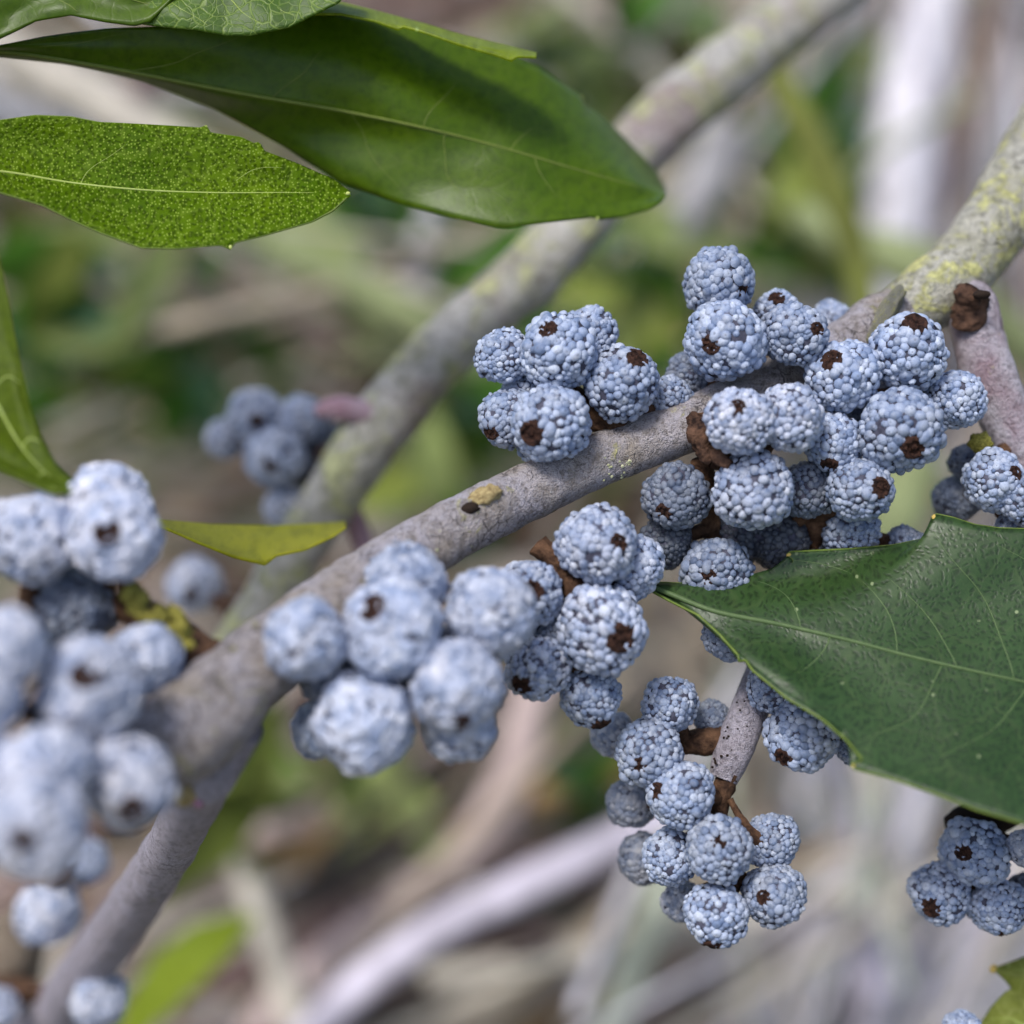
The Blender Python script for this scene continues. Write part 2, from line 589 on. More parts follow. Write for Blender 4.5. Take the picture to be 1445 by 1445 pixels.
def blob(name, c, rx, ry, rz, mat, root, amp=0.25, freq=9, q=None, sub=3):
    bm = bmesh.new()
    bmesh.ops.create_icosphere(bm, subdivisions=sub, radius=1.0)
    for vv in bm.verts:
        vv.co *= 1 + amp * noise.noise(vv.co * (freq * 0.22) + Vector((c.x * 3, c.y, c.z)))
    m = bpy.data.meshes.new(name)
    bm.to_mesh(m); bm.free()
    m.polygons.foreach_set('use_smooth', [True] * len(m.polygons))
    o = link(name, m, root, mat)
    o.location = c
    o.scale = (rx, ry, rz)
    if q is not None:
        o.rotation_mode = 'QUATERNION'; o.rotation_quaternion = q
    return o


CAMQ = cam.rotation_euler.to_quaternion()
ROLL = lambda deg: CAMQ @ Quaternion((0, 0, 1), math.radians(deg))   # x along the picture's slope, z towards the viewer
# leaf scar knot on top of the branch
blob('leaf_scar', at(685, 701, 6.73), 0.072, 0.045, 0.05, M['knot'], main, 0.4, 14, ROLL(24))
blob('bud_pit', at(664, 718, 6.70), 0.042, 0.030, 0.04, M['pit'], main, 0.2, 9, ROLL(10))
# lichen flecks and specks on the branch
LI = []
rgl = random.Random(5)
for (px, py, d, n_, spread, sz) in ((868, 655, 6.86, 18, 13, 2.6), (760, 735, 6.74, 8, 14, 2.4), (965, 578, 7.0, 3, 6, 4), (900, 690, 6.9, 5, 10, 2.6), (830, 700, 6.85, 8, 22, 2.2),
                                    (268, 1022, 5.68, 3, 3, 4), (365, 1000, 5.95, 4, 6, 4), (940, 590, 6.98, 16, 30, 2), (1000, 640, 7.0, 3, 10, 3), (720, 690, 6.74, 14, 26, 2), (820, 640, 6.9, 16, 40, 2), (850, 680, 6.85, 10, 26, 2), (700, 760, 6.7, 12, 30, 2), (640, 740, 6.6, 10, 26, 2), (1120, 530, 7.1, 8, 20, 2),
                                    (640, 770, 6.55, 6, 30, 3), (1010, 560, 7.08, 5, 10, 4)):
    for _ in range(n_):
        a, b = px + rgl.gauss(0, spread), py + rgl.gauss(0, spread * 0.6)
        best, bd = None, 1e9
        for s_ in catmull(MAIN, 160):
            e = math.hypot(s_[0] - a, s_[1] - b)
            if e < bd: bd, best = e, s_
        if bd > best[3] * 0.9: continue
        dep = best[2] - cm(math.sqrt(best[3] ** 2 - bd ** 2), best[2]) * 0.99
        r = cm(sz * rgl.uniform(0.6, 1.3), dep)
        LI.append((at(a, b, dep + r * 0.45), r))
bm = bmesh.new()
for c, r in LI:
    g_ = bmesh.ops.create_icosphere(bm, subdivisions=2, radius=1.0)
    for vv in g_['verts']:
        vv.co = c + (vv.co * r * (1 + 0.35 * noise.noise(vv.co * 2.2 + c * 5)))
m = bpy.data.meshes.new('lichen_flecks'); bm.to_mesh(m); bm.free()
lf = link('lichen_flecks', m, main, rough_mat('lichen_fleck', (0.36, 0.37, 0.20), (0.56, 0.56, 0.36), 20, 0.95, 0.004)); lf['kind'] = 'stuff'

# side twigs of the branch
v, f = pix_tube([(1352, 404, 7.52, 28), (1372, 440, 7.42, 36), (1392, 520, 7.38, 38), (1420, 590, 7.36, 37), (1460, 680, 7.36, 36), (1500, 800, 7.45, 36), (1540, 1000, 7.7, 36), (1560, 1260, 8.2, 36)], 150, 28, 0.09, 6, 3.0)
link('twig', mesh_from('twig', v, f), main, M['bark_pale'])['label'] = 'pale pinkish twig bending down from the fork at the right'
v, f = pix_tube([(335, 1020, 6.15, 40), (288, 1105, 6.3, 38), (238, 1200, 7.2, 36), (172, 1300, 8.3, 37), (100, 1400, 9.3, 38), (0, 1540, 10.5, 38), (-180, 1800, 12.5, 38)], 180, 28, 0.07, 5, 4.0,
                bumps=[(at(270, 1125, 6.1), 0.22, 0.05)])
link('twig', mesh_from('twig', v, f), main, M['bark_lilac'])['label'] = 'smooth lilac-grey twig dropping to the lower left corner'
# broken stub at the fork, node knobs
v, f = pix_tube([(1364, 452, 7.34, 26), (1366, 436, 7.30, 25), (1369, 422, 7.28, 25), (1374, 412, 7.28, 27)], 40, 26, 0.4, 11, 2.0)
link('broken_stub', mesh_from('broken_stub', v, f), main, M['stubwood'])
blob('stub_pit', at(1385, 416, 7.16), 0.04, 0.022, 0.03, M['pit'], main, 0.2, 9, ROLL(0))
blob('bud', at(262, 1118, 6.12), 0.06, 0.05, 0.05, M['knot'], main, 0.3, 9, ROLL(30))
blob('bud', at(278, 1126, 6.14), 0.028, 0.04, 0.03, rough_mat('pink_bud', (0.30, 0.13, 0.22), (0.45, 0.25, 0.34), 20, 0.6, 0), main, 0.2, 9, ROLL(30))
blob('leaf_scar', at(268, 1075, 5.86), 0.07, 0.018, 0.03, M['lichen'], main, 0.3, 9, ROLL(28))
blob('bark_ring', at(1245, 448, 7.28), 0.05, 0.16, 0.10, M['bark_lichen'], main, 0.25, 9, ROLL(-35))

# cluster above the branch
A = [(787, 496, 54, 6.92, (-.3, -.55)), (876, 540, 52, 6.95, (.42, -.62)), (776, 598, 57, 6.82, (-.46, .27)), (712, 503, 40, 7.02, None), (832, 472, 40, 7.12, None),
     (718, 590, 42, 7.0, (-.62, .5)), (945, 560, 32, 7.12, None), (738, 552, 30, 7.1, None), (770, 610, 50, 7.06, None)]
def place(root, rows, **kw):
    out = []
    for r_ in rows:
        r_ = list(r_)
        opts = dict(kw)
        if len(r_) > 5: opts.update(r_[5])
        out.append(berry(root, r_[0], r_[1], r_[2], r_[3], r_[4], **opts))
    return out
bs = place(main, A)
stalks(main, [(880, 610, 7.08, 24), (845, 588, 7.08, 20), (800, 550, 7.1, 13), (770, 520, 7.1, 9)], bs)
# cluster above and below the branch at the right
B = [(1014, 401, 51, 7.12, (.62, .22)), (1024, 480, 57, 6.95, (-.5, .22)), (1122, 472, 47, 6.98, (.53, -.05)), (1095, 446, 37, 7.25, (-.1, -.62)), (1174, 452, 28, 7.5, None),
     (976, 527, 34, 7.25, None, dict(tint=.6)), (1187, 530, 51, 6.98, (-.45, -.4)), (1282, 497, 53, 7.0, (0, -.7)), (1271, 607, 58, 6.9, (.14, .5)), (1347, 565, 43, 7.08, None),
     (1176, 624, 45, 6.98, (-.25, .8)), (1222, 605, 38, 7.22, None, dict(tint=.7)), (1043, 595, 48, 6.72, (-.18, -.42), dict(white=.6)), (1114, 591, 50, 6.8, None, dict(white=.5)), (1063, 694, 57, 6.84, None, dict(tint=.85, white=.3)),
     (955, 700, 49, 6.98, (-.5, .5), dict(tint=.42)), (940, 764, 38, 7.12, None, dict(tint=.28)), (1140, 692, 42, 7.08, None, dict(tint=.5)), (1215, 691, 45, 6.92, (.42, -.05), dict(tint=.85)), (1200, 748, 42, 7.16, None, dict(tint=.8)),  # dark tints are mostly painted shade; the first berry also has less wax
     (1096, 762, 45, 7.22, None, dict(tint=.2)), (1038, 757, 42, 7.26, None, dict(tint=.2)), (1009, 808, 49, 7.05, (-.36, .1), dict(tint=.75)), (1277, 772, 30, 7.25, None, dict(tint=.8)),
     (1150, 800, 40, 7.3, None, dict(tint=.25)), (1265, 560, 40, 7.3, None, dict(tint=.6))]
bs = place(main, B)
stalks(main, [(985, 600, 7.02, 20), (1010, 560, 7.15, 12), (1040, 500, 7.2, 10), (1030, 440, 7.2, 9)], bs[0:2] + bs[3:4] + bs[5:6])
stalks(main, [(1150, 530, 7.2, 14), (1190, 560, 7.22, 14), (1250, 560, 7.2, 11), (1300, 545, 7.15, 9)], bs[2:3] + bs[4:5] + bs[6:12] + bs[25:])
stalks(main, [(1010, 640, 7.0, 22), (1060, 660, 7.02, 16), (1110, 700, 7.1, 14), (1150, 730, 7.14, 12)], bs[12:15] + bs[17:21] + bs[23:25])
stalks(main, [(990, 650, 7.05, 16), (1000, 720, 7.14, 14), (1010, 770, 7.18, 10)], bs[15:17] + bs[21:23])
# the rough brown spur base wrapped round the branch
v, f = join_geo([pix_tube([(984, 594, 6.96, 15), (988, 615, 6.90, 18), (996, 634, 6.88, 15), (1008, 648, 6.88, 11)], 50, 26, 0.6, 13, 6.0),
                 pix_tube([(1008, 640, 6.86, 10), (1022, 652, 6.80, 9), (1030, 656, 6.78, 7)], 12, 10, 0.3, 12, 7.0)])
link('spur', mesh_from('spur', v, f), main, M['stubwood'])

# cluster below the branch in the middle
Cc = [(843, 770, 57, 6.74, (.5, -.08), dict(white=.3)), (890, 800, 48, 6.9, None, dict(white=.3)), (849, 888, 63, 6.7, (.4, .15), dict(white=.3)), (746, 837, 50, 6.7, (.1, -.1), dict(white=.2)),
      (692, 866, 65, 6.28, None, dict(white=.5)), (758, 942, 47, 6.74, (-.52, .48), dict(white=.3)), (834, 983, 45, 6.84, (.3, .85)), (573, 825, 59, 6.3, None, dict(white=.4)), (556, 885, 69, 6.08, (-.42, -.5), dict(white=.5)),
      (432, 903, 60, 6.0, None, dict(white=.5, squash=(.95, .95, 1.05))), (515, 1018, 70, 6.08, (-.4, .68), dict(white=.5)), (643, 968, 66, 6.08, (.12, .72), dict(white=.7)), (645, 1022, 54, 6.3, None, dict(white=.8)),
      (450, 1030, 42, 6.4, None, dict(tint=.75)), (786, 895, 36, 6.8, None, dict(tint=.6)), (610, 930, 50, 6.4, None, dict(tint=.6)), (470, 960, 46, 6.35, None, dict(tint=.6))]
bs = place(main, Cc)
stalks(main, [(760, 770, 6.85, 18), (790, 800, 6.8, 16), (810, 850, 6.78, 12), (800, 910, 6.78, 9)], bs[0:4] + bs[5:7] + bs[14:15])
stalks(main, [(520, 850, 6.5, 20), (560, 910, 6.42, 16), (590, 960, 6.4, 12), (560, 990, 6.4, 9)], bs[4:5] + bs[7:14] + bs[15:])

# cluster at the left edge on its lichened spur
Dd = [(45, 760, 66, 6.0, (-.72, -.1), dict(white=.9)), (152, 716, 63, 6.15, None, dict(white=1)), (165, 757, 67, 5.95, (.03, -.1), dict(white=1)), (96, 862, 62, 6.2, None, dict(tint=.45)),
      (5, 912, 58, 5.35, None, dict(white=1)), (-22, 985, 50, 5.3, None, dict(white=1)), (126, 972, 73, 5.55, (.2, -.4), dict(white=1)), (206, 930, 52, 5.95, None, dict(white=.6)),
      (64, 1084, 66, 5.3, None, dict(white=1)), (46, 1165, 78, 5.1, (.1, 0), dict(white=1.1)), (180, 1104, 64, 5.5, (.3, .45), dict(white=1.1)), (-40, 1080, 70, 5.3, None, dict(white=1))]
bs = place(main, Dd)
stalks(main, [(300, 935, 6.1, 28), (255, 905, 6.15, 30), (205, 870, 6.2, 26), (150, 850, 6.25, 18), (90, 850, 6.25, 12), (40, 860, 6.1, 10)], bs[0:5] + bs[7:8])
stalks(main, [(170, 1090, 5.75, 22), (120, 1050, 5.7, 16), (60, 1010, 5.6, 14), (0, 990, 5.55, 12)], bs[4:7] + bs[8:])
rgl = random.Random(31)
for q_ in range(26):
    t = rgl.random()
    px, py, d = 180 + 95 * t + rgl.gauss(0, 5), 838 + 72 * t + rgl.gauss(0, 9), 6.05 - 0.06 * t + rgl.uniform(-.02, .05)
    s_ = rgl.uniform(5, 11)
    o = blob('lichen_tuft', at(px, py, d), cm(s_, d) * 1.2, cm(s_, d), cm(s_, d) * .6, M['lichen'], main, 0.6, 14, ROLL(rgl.uniform(0, 180)), 2)

# cluster on the pale twig at the right edge
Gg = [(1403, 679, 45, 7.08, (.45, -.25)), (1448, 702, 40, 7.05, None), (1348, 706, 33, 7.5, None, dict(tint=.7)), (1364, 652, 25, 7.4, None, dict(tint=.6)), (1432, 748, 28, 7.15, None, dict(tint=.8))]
bs = place(main, Gg)
stalks(main, [(1425, 620, 7.3, 14), (1410, 650, 7.28, 12), (1395, 690, 7.3, 9)], bs)
blob('lichen_tuft', at(1385, 626, 7.2), 0.05, 0.05, 0.03, M['lichen'], main, 0.5, 14, ROLL(0))

# ------------------------------------------------------------------ hanging twig with its own cluster, below the right leaf
hang = tag(empty('berry_twig', at(1110, 880, 7.3)), 'short lilac twig hanging from under the toothed leaf, ending in a bunch of pale berries', 'twig')
v, f = pix_tube([(1112, 860, 7.4, 24), (1085, 930, 7.3, 25), (1058, 1000, 7.15, 27), (1035, 1060, 7.08, 27), (1020, 1100, 7.06, 20)], 90, 26, 0.06, 6, 8.0)
link('stem', mesh_from('stem', v, f), hang, M['bark_lilac'])
rgl = random.Random(9)
bm = bmesh.new()
for _ in range(26):
    t = rgl.random(); a = rgl.uniform(-0.8, 0.8)
    px, py, rr = 1068 - 48 * t, 975 + 120 * t, 26
    c = at(px + a * rr * .9, py + a * rr * 0.4, 7.14 - .08 * t - cm(rr * math.sqrt(1 - a * a), 7.1))
    g_ = bmesh.ops.create_icosphere(bm, subdivisions=1, radius=cm(rgl.uniform(1.4, 2.6), 7))
    bmesh.ops.translate(bm, verts=g_['verts'], vec=c)
m = bpy.data.meshes.new('lenticels'); bm.to_mesh(m); bm.free()
link('lenticels', m, hang, M['pit'])['kind'] = 'stuff'
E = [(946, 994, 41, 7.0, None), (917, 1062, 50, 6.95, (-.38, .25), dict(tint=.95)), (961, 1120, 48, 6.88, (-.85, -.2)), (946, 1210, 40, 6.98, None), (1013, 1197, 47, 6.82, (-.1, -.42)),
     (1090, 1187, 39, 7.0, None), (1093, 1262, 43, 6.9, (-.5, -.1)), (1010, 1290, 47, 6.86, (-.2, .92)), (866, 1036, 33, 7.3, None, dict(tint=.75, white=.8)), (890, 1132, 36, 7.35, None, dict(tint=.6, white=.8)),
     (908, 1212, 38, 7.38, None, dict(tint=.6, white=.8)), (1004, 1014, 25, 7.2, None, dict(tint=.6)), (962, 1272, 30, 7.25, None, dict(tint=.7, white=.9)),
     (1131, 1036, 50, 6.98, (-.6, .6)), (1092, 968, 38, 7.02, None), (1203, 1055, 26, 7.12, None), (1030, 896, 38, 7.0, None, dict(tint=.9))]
bs = place(hang, E)
stalks(hang, [(1028, 1090, 7.06, 18), (1016, 1125, 7.05, 15), (1020, 1160, 7.04, 13), (1040, 1200, 7.02, 12), (1040, 1240, 7.02, 10)], bs[2:8] + bs[9:11] + bs[12:13])
stalks(hang, [(1040, 1045, 7.12, 18), (1000, 1048, 7.12, 19), (970, 1048, 7.14, 14), (940, 1060, 7.16, 10)], bs[0:2] + bs[8:9] + bs[11:12])
stalks(hang, [(1085, 930, 7.3, 14), (1110, 960, 7.2, 10), (1150, 1010, 7.2, 9)], bs[13:])
v, f = pix_tube([(1030, 1128, 7.0, 5), (1048, 1160, 6.96, 7), (1072, 1186, 6.93, 9), (1078, 1196, 6.93, 6)], 20, 10, 0.4, 12, 9.0)
link('spur', mesh_from('spur', v, f), hang, M['spur'])

# small twig with three berries at the lower right edge
rt = tag(empty('berry_twig', at(1440, 1100, 7.4)), 'dark twig end with a few berries bunched at the lower right edge under the leaf', 'twig')
v, f = pix_tube([(1520, 1040, 7.6, 26), (1455, 1110, 7.5, 26), (1400, 1150, 7.42, 30), (1360, 1160, 7.4, 24), (1335, 1165, 7.4, 12)], 60, 20, 0.2, 6, 8.0)
link('stem', mesh_from('stem', v, f), rt, M['pit'])
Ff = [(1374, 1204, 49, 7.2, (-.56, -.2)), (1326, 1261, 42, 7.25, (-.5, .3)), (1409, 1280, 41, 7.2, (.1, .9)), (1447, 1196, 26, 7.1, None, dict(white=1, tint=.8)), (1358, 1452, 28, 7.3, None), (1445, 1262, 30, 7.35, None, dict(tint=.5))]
bs = place(rt, Ff[:4] + Ff[5:])
stalks(rt, [(1400, 1150, 7.42, 20), (1385, 1210, 7.4, 16), (1380, 1250, 7.36, 12)], bs)
lw = tag(empty('berry_twig', at(1390, 1520, 7.5)), 'berry just peeping in at the bottom right edge beside the lobed leaf', 'twig')
v, f = pix_tube([(1440, 1560, 7.6, 24), (1390, 1510, 7.5, 20), (1358, 1460, 7.35, 14)], 30, 16, 0.1, 6, 8.0)
link('stem', mesh_from('stem', v, f), lw, M['bark_lilac'])
place(lw, Ff[4:5])

# twig with pale out-of-focus berries in the lower left corner
ll = tag(empty('berry_twig', at(-60, 1450, 7.6)), 'tan twig in the lower left corner carrying small white out-of-focus berries', 'twig')
v, f = pix_tube([(-140, 1560, 10.4, 60), (-40, 1420, 10.2, 62), (20, 1330, 10.0, 46), (70, 1250, 9.8, 22), (95, 1200, 9.7, 12)], 80, 20, 0.12, 4, 2.0)
link('stem', mesh_from('stem', v, f), ll, bark('tan_bark', (0.40, 0.33, 0.25), (0.28, 0.21, 0.15), 0.0))
Lw = [(120, 1217, 33, 9.4, None, dict(white=.3)), (66, 1288, 46, 9.2, None, dict(white=.8, tint=.95)), (-8, 1425, 34, 9.3, None, dict(white=.8)), (140, 1412, 41, 8.8, (-.15, -.35), dict(white=.8, tint=1.0))]
bs = place(ll, Lw)
stalks(ll, [(75, 1245, 9.3, 14), (84, 1232, 9.1, 15), (92, 1218, 9.1, 12)], bs[:2])
stalks(ll, [(-20, 1400, 9.8, 24), (50, 1400, 9.5, 16), (120, 1420, 9.0, 10)], bs[2:])

# ------------------------------------------------------------------ leaves
def make_leaf(name, label, top, mid, bot, dm, tilt, fold, mat, n=150, m=14, veins=0, veinmat=None, ribr=4.0, thick=0.012, teeth=(), toothmat=None, wave=0.0, seed=1, vside=-1, cat='leaf', group=None, vlean=0.16, vein_r=0.4, rim=0.0):
    """top, mid, bot: outlines in photo pixels from base to tip; dm: depth along the midrib; tilt: cm by which the top edge lies deeper (+) and the
    bottom edge nearer; fold: cm by which both edges come towards (-) or go away from (+) the viewer"""
    T, Mi, B = linear(top, n), catmull(mid, n), linear(bot, n)
    Dm = catmull([(x,) for x in dm], n)[:, 0]
    Ti = catmull([(x,) for x in tilt], n)[:, 0]
    Fo = catmull([(x,) for x in fold], n)[:, 0]

    kern = np.exp(-0.5 * (np.arange(-30, 31) / (n * 0.045)) ** 2); kern /= kern.sum()
    sm_ = lambda Q: np.stack([np.convolve(np.pad(Q[:, c], 30, mode='edge'), kern, 'valid') for c in range(2)], 1)
    fade = np.clip(np.minimum(np.arange(n), n - 1 - np.arange(n)) / (n * 0.12), 0, 1)[:, None]
    Ts, Bs = T + (sm_(T) - T) * fade, B + (sm_(B) - B) * fade

    def S(i, s, lift=0.0):
        a = abs(s)
        w5 = a ** 6
        e = (Ts[i] * (1 - w5) + T[i] * w5) if s < 0 else (Bs[i] * (1 - w5) + B[i] * w5)
        q = Mi[i] * (1 - a) + e * a
        d = Dm[i] - Ti[i] * s + Fo[i] * a * a + wave * noise.noise(Vector((i * 6.0 / n + seed, s * 1.6, seed * 3.3)))
        return at(q[0], q[1], d - lift), q
    V, F, UV = [], [], []
    for i in range(n):
        for j in range(2 * m + 1):
            p, q = S(i, (j - m) / m)
            V.append(p); UV.append((q[0] * K * 7, q[1] * K * 7))
    W = 2 * m + 1
    for i in range(n - 1):
        for j in range(2 * m):
            F.append((i * W + j, (i + 1) * W + j, (i + 1) * W + j + 1, i * W + j + 1))
    me = mesh_from(name, V, F)
    uvl = me.uv_layers.new(name='UVMap')
    for lp in me.loops:
        uvl.data[lp.index].uv = UV[lp.vertex_index]
    root = tag(empty(name, V[m]), label, cat, group)
    o = link('blade', me, root, mat)
    sm = o.modifiers.new('thickness', 'SOLIDIFY')
    sm.thickness = thick; sm.offset = 0
    rg = random.Random(seed)
    vm = veinmat or mat
    if ribr:
        idx = list(range(0, n, 2))
        pts = [S(i, 0, thick * 0.5)[0] for i in idx]
        rr = [cm(ribr * (1.05 - 0.85 * i / n), Dm[i]) for i in idx]
        v_, f_ = tube_geo(pts, rr, 8)
        link('midrib', mesh_from('midrib', v_, f_), root, vm)
    vl = list(veins) if isinstance(veins, (list, tuple)) else []
    if not vl:
        for k in range(veins):
            for side in (-1, 1):
                t0 = (k + 0.6 + rg.uniform(-0.2, 0.2) + (0.3 if side > 0 else 0)) / (veins + 0.8)
                t1 = t0 + (vlean if vside < 0 else -vlean) * rg.uniform(0.8, 1.2)
                if 0.02 < t1 < 0.97: vl.append((t0, side, t1, 0.85))
    else:
        vl = [(int(np.argmin(abs(Mi[:, 0] - x0))) / n, sd, int(np.argmin(abs((T if sd < 0 else B)[:, 0] - x1))) / n, rc) for (x0, sd, x1, rc) in vl]
    for (t0, side, t1, reach) in vl:
        pts, ph = [], rg.uniform(0, 6.28)
        for a in np.linspace(0.0, 1.0, 20):
            fi = min(n - 2.0, max(0.0, n * (t0 + (t1 - t0) * (0.75 * a + 0.25 * a * a)) + 0.008 * n * math.sin(a * 9 + ph) * a))
            i = int(fi); w = fi - i
            sa = side * reach * a ** 0.92
            pts.append(S(i, sa, thick * 0.45)[0] * (1 - w) + S(i + 1, sa, thick * 0.45)[0] * w)
        v_, f_ = tube_geo(pts, [cm(ribr * vein_r * (1 - 0.035 * q), 7) for q in range(20)], 6)
        link('vein', mesh_from('vein', v_, f_), root, vm)
    if rim:
        parts = []
        for side in (-1, 1):
            parts.append(tube_geo([S(i, side)[0] for i in range(1, n - 1)], [cm(rim, 7)] * (n - 2), 6))
        v_, f_ = join_geo(parts)
        link('leaf_edge', mesh_from('leaf_edge', v_, f_), root, M['edge'])
    for (px, py, rpx, side) in teeth:
        E_ = T if side < 0 else B
        i = int(np.argmin(np.hypot(E_[:, 0] - px, E_[:, 1] - py)))
        p, q = S(i, side)
        dd = (p - CAM).dot(FWD)
        blob('tooth_tip', at(px, py, dd), cm(rpx, dd), cm(rpx, dd) * .8, cm(rpx, dd) * .7, toothmat or M['tooth'], root, 0.2, 9, ROLL(rg.uniform(0, 90)), 2)
    return root


M['leaf_big'] = leaf_mat('big_leaf', (0.050, 0.102, 0.0005), (0.078, 0.138, 0.001), (0.10, 0.14, 0.02), 0.25, 9.0, 0.0, 30, 0.38, 0.22, (0.16, 0.27, 0.0005), 0.2, relief=0.004, spec=0.28)
M['leaf_speck'] = leaf_mat('speckled_leaf', (0.065, 0.135, 0.0005), (0.11, 0.19, 0.001), (0.24, 0.34, 0.04), 0.30, 8.0, 0.85, 58, 0.6, 0.35, (0.28, 0.40, 0.005), 0.2, (0.27, 0.38, 0.05), 74, spec=0.08, dimple=0.7)
M['leaf_net'] = leaf_mat('netted_leaf', (0.045, 0.105, 0.0005), (0.065, 0.14, 0.001), (0.26, 0.36, 0.07), 0.7, 12.0, 0.0, 34, 0.5, 0.3, (0.18, 0.30, 0.005), 0.5, fine=26)
M['leaf_dark'] = leaf_mat('dark_leaf', (0.022, 0.055, 0.010), (0.034, 0.075, 0.019), (0.075, 0.115, 0.035), 0.28, 4.5, 0.012, 30, 0.43, 0.13, (0.08, 0.15, 0.015), 0.25, (0.26, 0.32, 0.16), 32, relief=0.0022, dimple=0.65)
M['leaf_yellow'] = leaf_mat('yellow_leaf', (0.26, 0.28, 0.012), (0.32, 0.32, 0.02), (0.34, 0.36, 0.08), 0.1, 7.0, 0.0, 30, 0.5, 0.45, (0.5, 0.55, 0.04), 0.1)
M['leaf_lime'] = leaf_mat('lime_leaf', (0.18, 0.24, 0.003), (0.24, 0.30, 0.005), (0.34, 0.42, 0.10), 0.2, 7.0, 0.1, 30, 0.5, 0.4, (0.42, 0.52, 0.03), 0.1)
M['leaf_olive'] = leaf_mat('olive_leaf', (0.15, 0.18, 0.02), (0.22, 0.25, 0.05), (0.34, 0.36, 0.12), 0.4, 9.0, 0.1, 30, 0.6, 0.25, (0.26, 0.32, 0.02), 0.2, spec=0.2)
M['leaf_side'] = leaf_mat('side_leaf', (0.065, 0.105, 0.0005), (0.095, 0.14, 0.001), (0.22, 0.26, 0.04), 0.1, 7.0, 0.0, 30, 0.6, 0.35, (0.27, 0.34, 0.002), 0.1, spec=0.25)
M['edge'] = rough_mat('leaf_edge', (0.085, 0.13, 0.02), (0.14, 0.19, 0.035), 20, 0.5, 0)
M['rib_big'] = rough_mat('big_leaf_rib', (0.12, 0.16, 0.03), (0.16, 0.20, 0.04), 20, 0.5, 0)
M['rib_speck'] = rough_mat('speckled_leaf_rib', (0.27, 0.34, 0.07), (0.33, 0.40, 0.11), 20, 0.5, 0)
M['rib_dark'] = rough_mat('dark_leaf_rib', (0.075, 0.12, 0.045), (0.10, 0.15, 0.06), 20, 0.5, 0)

make_leaf('leaf', 'long smooth dark olive leaf crossing the top, bluish sheen towards its rounded tip',
          top=[(-90, 74), (0, 66), (60, 53), (150, 40), (250, 36), (400, 22), (520, 20), (620, 48), (700, 70), (760, 95), (810, 130), (818, 134), (824, 146), (850, 165), (890, 205), (925, 242), (939, 268)],
          mid=[(-90, 76), (0, 72), (150, 95), (330, 130), (480, 156), (600, 181), (700, 206), (800, 235), (880, 258), (939, 272)],
          bot=[(-90, 78), (0, 79), (100, 90), (200, 113), (300, 151), (400, 206), (480, 258), (560, 287), (640, 308), (700, 321), (715, 322), (770, 314), (838, 306), (846, 310), (880, 306), (915, 296), (934, 284), (939, 274)],
          dm=[7.1, 7.2, 7.3, 7.4, 7.5, 7.8], tilt=[-.05, -.11, -.15, -.02, 0.2, 0.28], fold=[0, 0.02, 0.05, 0.05, 0.05, 0.1], mat=M['leaf_big'], veinmat=M['rib_big'], veins=6, ribr=3.4, vein_r=.28, wave=0.05, seed=3,
          teeth=[(820, 138, 3, -1), (843, 308, 2.5, 1)], toothmat=M['tooth_green'])
make_leaf('leaf', 'bright green leaf at the left, its surface stippled all over with pale dots',
          top=[(-330, 262), (-220, 222), (-120, 190), (0, 170), (50, 163), (100, 165), (140, 173), (200, 176), (285, 181), (290, 176), (297, 188), (340, 194), (358, 203), (366, 201), (372, 214), (420, 232), (470, 254), (494, 272)],
          mid=[(-330, 266), (-120, 236), (0, 242), (100, 258), (200, 268), (300, 272), (400, 272), (494, 273)],
          bot=[(-330, 270), (-220, 262), (-120, 258), (0, 272), (60, 290), (100, 310), (140, 328), (200, 350), (250, 351), (312, 346), (325, 352), (332, 342), (370, 333), (440, 313), (470, 297), (494, 275)],
          dm=[6.9, 6.92, 6.93, 6.95, 6.98], tilt=[.1, 0.12, .12, 0.12, .12], fold=[-.02, -.05, -.08, -.05, 0], mat=M['leaf_speck'], veinmat=M['rib_speck'], veins=3, vein_r=.25, ribr=2.8, rim=1.4, wave=0.05, seed=5,
          teeth=[(290, 179, 3, -1), (365, 205, 3, -1), (325, 349, 3.5, 1), (491, 273, 3.5, 1), (436, 314, 2, 1)], toothmat=M['tooth_green'])
make_leaf('leaf', 'dark leaf in the top left corner, lower edge curving over the long smooth leaf',
          top=[(-280, 45), (-200, -10), (-100, -60), (40, -75), (150, -70), (262, -30)], mid=[(-280, 50), (-100, 0), (40, -25), (150, -25), (262, -26)],
          bot=[(-280, 55), (-200, 84), (-100, 84), (0, 54), (50, 30), (100, 22), (150, 31), (190, 36), (212, 30), (236, 6), (262, -24)],
          dm=[6.85, 6.9, 6.95, 7.0], tilt=[.1, .1, .1, .1], fold=[.03, .03, .03, .03], mat=M['leaf_big'], veinmat=M['rib_big'], veins=3, wave=0.04, seed=8)
make_leaf('leaf', 'small leaf at the top edge with a clear net of pale veins',
          top=[(180, -20), (260, -80), (380, -90), (500, -30)], mid=[(180, 0), (280, -15), (390, -20), (500, -25)],
          bot=[(180, 30), (220, 37), (280, 43), (320, 50), (355, 50), (372, 46), (410, 38), (445, 20), (478, 4), (500, -22)],
          dm=[6.97, 6.97, 7.0, 7.02], tilt=[.08, .08, .08, .08], fold=[.03, .03, .03, .03], mat=M['leaf_net'], veinmat=M['rib_speck'], veins=4, ribr=2.6, wave=0.03, seed=9)
